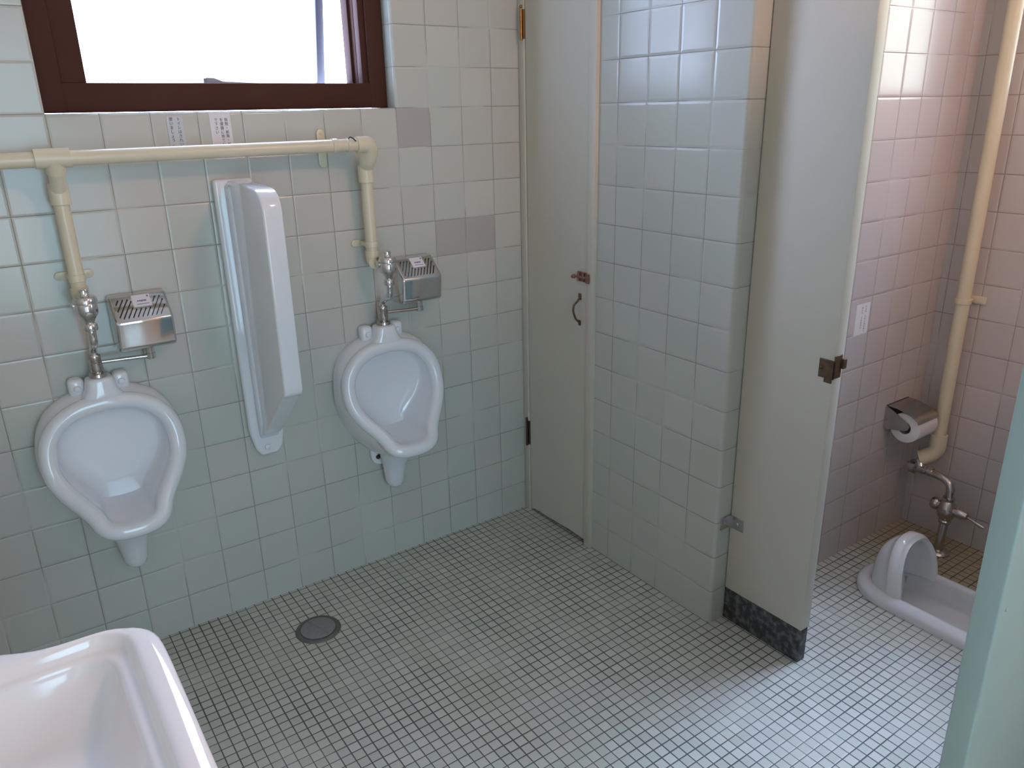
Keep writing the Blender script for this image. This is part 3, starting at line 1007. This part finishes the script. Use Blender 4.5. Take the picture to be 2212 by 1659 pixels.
# door of the stall, swung open towards the room
DYY = -1.765
sd = thing('stall_door', 'mint green painted stall door standing open at the right edge', 'door', (.165, DYY, .10))
b = MB()
b.box(-.636, -.004, -.032, 0.0, 0, 1.88, r=.0035, seg=3)
b.build('leaf', 'mint', sd)
for (x, z) in ((-.6165, .930), (-.6190, .716)):
    b = MB()
    b.lathe([(.003, 0), (.003, -.0012), (.001, -.002)], (x, -.032, z), 'y', 10)
    b.build('screw', 'mint', sd)
for z in (.25, 1.60):
    b = MB()
    b.tube([(.003, -.010, z), (.003, -.010, z + .09)], .006, 12)
    b.build('hinge', 'steel', sd)
# the neighbouring panel that carries the door, and the screen between the stalls
p2 = thing('toilet_partition', 'cream stall partition panel behind the open green door', 'partition', (XP, -2.2, 0))
MB().box(0, .036, -.50, .4035, .103, 2.02, r=.0025, seg=2).build('panel', 'cream', p2)
MB().box(.002, .034, -.498, .4015, 0, .1035, r=.0015, seg=2).build('plinth', 'plinth', p2)
p3 = thing('toilet_partition', 'cream partition screen between the two stalls', 'partition', (XP + .4, -1.79, 0))
MB().box(-.362, XW - XP - .4 - .002, -.018, .018, .103, 1.40, r=.0025, seg=2).build('panel', 'cream', p3)
MB().box(-.361, XW - XP - .4 - .002, -.016, .016, 0, .1035, r=.0015, seg=2).build('plinth', 'plinth', p3)

# ------------------------------------------------------------------ squat toilet
cx0 = .711
sq = thing('squat_toilet', 'white porcelain squat toilet with rounded hood set in the stall floor', 'toilet', (cx0, -1.30, 0))
def stad(w, y0, y1, z, n=20):
    """rounded outline, half width w, from y0 (hood end) to y1"""
    out = []
    for k in range(n + 1):
        a = PI * k / n
        out.append(Vector((w * math.cos(a), (y0 - w) + w * math.sin(a), z)))
    rr = w * .9
    for k in range(n + 1):
        a = PI + PI * k / n
        out.append(Vector((w * math.cos(a), (y1 + rr) + rr * math.sin(a), z)))
    return [Vector((p.x, p.y + 1.30, p.z)) for p in out]
Y0, Y1 = -1.002, -1.66
b = MB()
rings = [stad(.136, Y0, Y1, .0005), stad(.137, Y0, Y1, .012), stad(.134, Y0 - .003, Y1 + .003, .022), stad(.124, Y0 - .012, Y1 + .012, .030), stad(.112, Y0 - .024, Y1 + .024, .036), stad(.104, Y0 - .033, Y1 + .033, .037), stad(.098, Y0 - .039, Y1 + .039, .033), stad(.0945, Y0 - .042, Y1 + .042, .020), stad(.092, Y0 - .045, Y1 + .045, -.005), stad(.088, Y0 - .05, Y1 + .05, -.035), stad(.076, Y0 - .062, Y1 + .062, -.048), stad(.04, Y0 - .10, Y1 + .10, -.050)]
b.loft(rings, False, True)
# hood: half dome that opens towards the pan
def hood(rx, h, ya, yb, th, n=22, mseg=9):
    R_ = []
    for j in range(mseg + 1):
        f_ = j / mseg
        ang = f_ * PI / 2
        s = max(.02, math.cos(ang) ** .62)
        y = ya + (yb - ya) * math.sin(ang)
        R_.append([Vector((rx * s * math.copysign(abs(math.cos(a)) ** .85, math.cos(a)), y + 1.30 + .030 * (math.sin(a) ** 1.2) * (1 - f_), .018 + h * s * math.sin(a) ** .80)) for a in [PI * k / n for k in range(n + 1)]])
    return R_
outer = hood(.110, .168, -1.172, -1.052, 0)
inner = hood(.091, .151, -1.170, -1.068, 0)
lip = []
lip.append([p + Vector((0, .004, 0)) for p in outer[0]])
mid1 = [o_.lerp(i_, .25) + Vector((0, -.008, .001)) for o_, i_ in zip(outer[0], inner[0])]
mid2 = [o_.lerp(i_, .75) + Vector((0, -.008, -.001)) for o_, i_ in zip(outer[0], inner[0])]
# a raised band runs round the hood behind its mouth
band = []
for j, (s, yy) in enumerate(((1.0, .004), (1.03, .006), (1.03, .030), (1.0, .036))):
    band.append([Vector((p.x * s, p.y + yy, .018 + (p.z - .018) * s)) for p in outer[0]])
seq = outer[::-1][:-1]
seq = seq[:-1] + band[::-1] + [mid1, mid2] + inner
b.loft(seq, closed=False)
b.build('pan', 'porcelain', sq, ang=75)

# ------------------------------------------------------------------ stall flush valve and pipe
vp = thing('water_pipe', 'cream plastic water pipe running down the stall rear wall', 'pipe', (1.078, -.992, .30))
b = MB()
b.tube([(0, 0, .045), (0, 0, 2.45 - .30)], .0205, 22)
b.build('main_pipe', 'pvc', vp)
b = MB()
b.tube([(0, 0, .075), (0, 0, .035)], .0265, 22)
ee = resample(crom([(0, 0, .045), (0, .0, .025), (-.006, .010, .004), (-.018, .028, -.012), (-.026, .040, -.018)], 6), 20)
b.tube(ee, .0255, 22)
b.build('elbow_fitting', 'pvc', vp)
b = MB()
b.lathe([(.0208, -.008), (.0240, -.007), (.0240, .007), (.0208, .008)], (0, 0, .525), 'z', 22)
b.box(-.010, .045, -.012, .012, .519, .531, r=.002, seg=2)
b.box(.046, .0515, -.046, .046, .513, .537, r=.002, seg=2)
b.build('pipe_clamp', 'pvc', vp)

sv = thing('flush_valve', 'dull chrome lever flush valve rising from the floor behind the squat toilet', 'valve', (1.020, -1.076, 0))
OX, OY = 1.020, -1.076
def rv(p):
    return (p[0] - OX, p[1] - OY, p[2])
b = MB()
b.lathe([(.024, .028), (.024, .010), (.020, .006), (.0165, .004), (.0165, -.020), (.013, -.024)], rv((1.040, -.966, .254)), 'y', 22)
b.lathe([(.006, .046), (.010, .042), (.011, .030), (.020, .028)], rv((1.040, -.966, .254)), 'y', 18)
b.tube([rv((1.040, -.968, .256)), rv((1.050, -.955, .275))], .017, 16)
b.build('stop_cock', 'oldchrome', sv)
b = MB()
b.lathe([(.0165, -.030), (.0165, -.044)], rv((1.040, -.966, .254)), 'y', 8)
pts = [(1.040, -.985, .254), (1.038, -1.020, .252), (1.036, -1.050, .248), (1.032, -1.070, .238), (1.029, -1.079, .222), (1.027, -1.081, .200), (1.026, -1.081, .190)]
b.tube([rv(p) for p in resample(crom(pts, 6), 30)], .0125, 16)
b.build('inlet_pipe', 'oldchrome', sv)
b = MB()
b.lathe([(.012, .100), (.018, .104), (.019, .112), (.0155, .116), (.024, .126), (.029, .140), (.030, .154), (.027, .168), (.020, .180), (.0165, .184), (.0185, .187), (.0185, .196), (.013, .198)], rv((1.026, -1.080, 0)), 'z', 28)
b.lathe([(.014, .022), (.018, .026), (.021, .032), (.021, .044), (.017, .050), (.008, .053)], rv((1.026, -1.080, .160)), 'y', 22)
b.build('body', 'oldchrome', sv)
b = MB()
b.lathe([(.013, -.024), (.013, -.034), (.0165, -.036), (.0165, -.050), (.012, -.066), (.008, -.068)], rv((1.022, -1.080, .156)), 'y', 20)
pts = [(1.022, -1.142, .155), (1.020, -1.160, .151), (1.018, -1.176, .147), (1.017, -1.190, .144), (1.016, -1.203, .142)]
b.tube([rv(p) for p in pts], [.0035, .0038, .0055, .0065, .003], 12)
b.build('lever', 'oldchrome', sv)
b = MB()
b.tube([rv((1.024, -1.080, .106)), rv((1.014, -1.082, .05)), rv((1.008, -1.084, .0))], .0135, 18)
b.build('outlet_pipe', 'oldchrome', sv)
b = MB()
b.lathe([(.0355, 0.0), (.0355, .004), (.030, .010), (.020, .013), (.014, .014)], rv((1.008, -1.084, 0.0003)), 'z', 26)
b.build('floor_flange', 'oldchrome', sv)

# ------------------------------------------------------------------ toilet paper holder and roll
th_ = thing('paper_holder', 'steel toilet paper holder with hinged cover on the stall tiles', 'holder', (.975, YE, .41))
ch = [(-.0008, .078), (-.0008, 0.0), (-.020, .0), (-.050, .006), (-.072, .010), (-.082, .016), (-.085, .026), (-.080, .036), (-.066, .044), (-.030, .064)]
for x in (-.0655, .0640):
    b = MB()
    b.prism(ch, 'x', x, x + .0015)
    b.build('side_plate', 'steel', th_, ang=30)
b = MB()
b.box(-.065, .065, -.0025, -.0006, .0, .078)
b.build('back_plate', 'steel', th_, smooth=False)
b = MB()
cv = [(-.006, .0775), (-.040, .076), (-.085, .064), (-.108, .050), (-.112, .042)]
outp = cv + [(u + .0015, v - .0016) for u, v in cv[::-1]]
b.prism(outp, 'x', -.062, .062)
b.build('cover', 'steel', th_, ang=30)
tr = thing('toilet_paper_roll', 'white toilet paper roll hanging in the steel holder', 'toilet paper', (.975, YE - .066, .41 + .024))
b = MB()
nseg = 40
def circ(r_, x, dz=0.0):
    return [Vector((x, r_ * math.cos(2 * PI * k / nseg), r_ * math.sin(2 * PI * k / nseg) + dz)) for k in range(nseg)]
oz = -.008
b.loft([circ(.0205, -.056, oz), circ(.045, -.0565, oz), circ(.0485, -.054, oz), circ(.0485, .054, oz), circ(.045, .0565, oz), circ(.0205, .056, oz)], False, False)
b.build('paper', 'tissue', tr)
b = MB()
b.loft([circ(.0205, -.0562, oz), circ(.0205, .0562, oz), circ(.0192, .0562, oz), circ(.0192, -.0562, oz), circ(.0205, -.0562, oz)], False, False)
b.build('core', 'card', tr)

# ------------------------------------------------------------------ ceiling lamp (behind the camera)
LP = (.02, -2.38, ZC)
cl = thing('ceiling_lamp', 'round warm ceiling lamp above the stalls', 'lamp', LP)
b = MB()
b.lathe([(.07, -.0005), (.07, -.020), (.055, -.03), (.002, -.03)], (0, 0, 0), 'z', 28)
b.build('base', 'cream', cl)
b = MB()
b.lathe([(.055, -.030), (.085, -.055), (.100, -.095), (.085, -.140), (.050, -.165), (.001, -.172)], (0, 0, 0), 'z', 28)
b.build('globe', 'globe', cl)

# ------------------------------------------------------------------ daylight
w = bpy.data.worlds.new('overcast')
SC.world = w
w.use_nodes = True
bg = w.node_tree.nodes['Background']
# overcast sky, brighter and bluer on one side, dim and leafy on the entrance side
wt = w.node_tree
SKY_X, SKY_N, SKY_S = (7.0, 7.0, 6.0), (12.0, 14.2, 21.0), (3.7, 5.4, 6.7)
SKY_HIGH = (40.0, 44.0, 62.0)      # clear blue patch high on the stalls' side
tcw = nd(wt, 'ShaderNodeTexCoord')
sxw = nd(wt, 'ShaderNodeSeparateXYZ')
wt.links.new(tcw.outputs['Generated'], sxw.inputs[0])
wx = mth(wt, 'POWER', mth(wt, 'MAXIMUM', sxw.outputs[0], 0.0), 2.0)
wn_ = mth(wt, 'POWER', mth(wt, 'MAXIMUM', sxw.outputs[1], 0.0), 2.0)
wall_ = mth(wt, 'MAXIMUM', mth(wt, 'POWER', mth(wt, 'MAXIMUM', mth(wt, 'MULTIPLY', sxw.outputs[1], -1.0), 0.0), 2.0), 0.02)
tot = mth(wt, 'ADD', mth(wt, 'ADD', wx, wn_), wall_)
def vsc(c, f):
    n = nd(wt, 'ShaderNodeVectorMath', operation='SCALE')
    n.inputs[0].default_value = c
    wt.links.new(f, n.inputs['Scale'])
    return n.outputs[0]
def vadd(a, b2):
    n = nd(wt, 'ShaderNodeVectorMath', operation='ADD')
    wt.links.new(a, n.inputs[0])
    wt.links.new(b2, n.inputs[1])
    return n.outputs[0]
hi = sstep(wt, sxw.outputs[2], 0.45, 0.72)
fxn = mth(wt, 'DIVIDE', wx, tot)
xs = vadd(vsc(SKY_X, mth(wt, 'MULTIPLY', fxn, mth(wt, 'SUBTRACT', 1.0, hi))), vsc(SKY_HIGH, mth(wt, 'MULTIPLY', fxn, hi)))
csky = vadd(vadd(xs, vsc(SKY_N, mth(wt, 'DIVIDE', wn_, tot))), vsc(SKY_S, mth(wt, 'DIVIDE', wall_, tot)))
wt.links.new(csky, bg.inputs[0])
bg.inputs[1].default_value = 1.0
def portal(name, loc, rot, sx, sy):
    l = bpy.data.lights.new(name, 'AREA')
    l.shape = 'RECTANGLE'
    l.size, l.size_y = sx, sy
    l.cycles.is_portal = True
    o = bpy.data.objects.new(name, l)
    COL.objects.link(o)
    o.location = loc
    o.rotation_euler = rot
portal('portal_window', ((WX0 + WX1) / 2, .165, (WZ0 + WZ1) / 2), (-PI / 2, 0, 0), WX1 - WX0, WZ1 - WZ0)
portal('portal_stall', (XW + .105, (W2Y0 + W2Y1) / 2, (W2Z0 + W2Z1) / 2), (0, PI / 2, 0), W2Z1 - W2Z0, W2Y1 - W2Y0)
portal('portal_entrance', ((DX0 + DX1) / 2, YF - .105, 1.02), (PI / 2, 0, 0), DX1 - DX0, 2.05)

# veiled sun on the stalls' side: broad and soft, through their high window
sl = bpy.data.lights.new('veiled_sun', 'SUN')
sl.energy = 22.0
sl.angle = math.radians(24)
sl.color = (0.69, 0.86, 1.28)
slo = bpy.data.objects.new('veiled_sun', sl)
COL.objects.link(slo)
slo.location = (4, -1.6, 6)
slo.rotation_euler = Vector((-math.cos(math.radians(60)), 0.10 * math.cos(math.radians(60)), -math.sin(math.radians(60)))).to_track_quat('-Z', 'Y').to_euler()

# ------------------------------------------------------------------ camera
R = ((0.8176930852578914, -0.5753065963511709, -0.02000846111677026), (-0.20727317985790777, -0.26181853959245593, -0.9425968816186825), (0.5370436176261867, 0.7749021696449846, -0.33333283703600786))
cam = bpy.data.cameras.new('camera')
cam.sensor_fit = 'HORIZONTAL'
cam.sensor_width = 36
cam.lens = 1669.33 / 2212 * 36
cam.clip_start = .02
co = bpy.data.objects.new('camera', cam)
COL.objects.link(co)
rt, dn, fw_ = (Vector(r_) for r_ in R)
co.matrix_world = Matrix(((rt.x, -dn.x, -fw_.x, -1.41002), (rt.y, -dn.y, -fw_.y, -2.11326), (rt.z, -dn.z, -fw_.z, 1.41002), (0, 0, 0, 1)))
SC.camera = co

vs = SC.view_settings
vs.view_transform = 'Standard'
vs.look = 'None'
vs.exposure = 0.07
vs.gamma = 1.0
vs.use_curve_mapping = False
SC.cycles.max_bounces = 10
SC.cycles.diffuse_bounces = 6
SC.cycles.glossy_bounces = 5
SC.cycles.transparent_max_bounces = 8
SC.cycles.use_denoising = True
SC.cycles.sample_clamp_indirect = 6.0
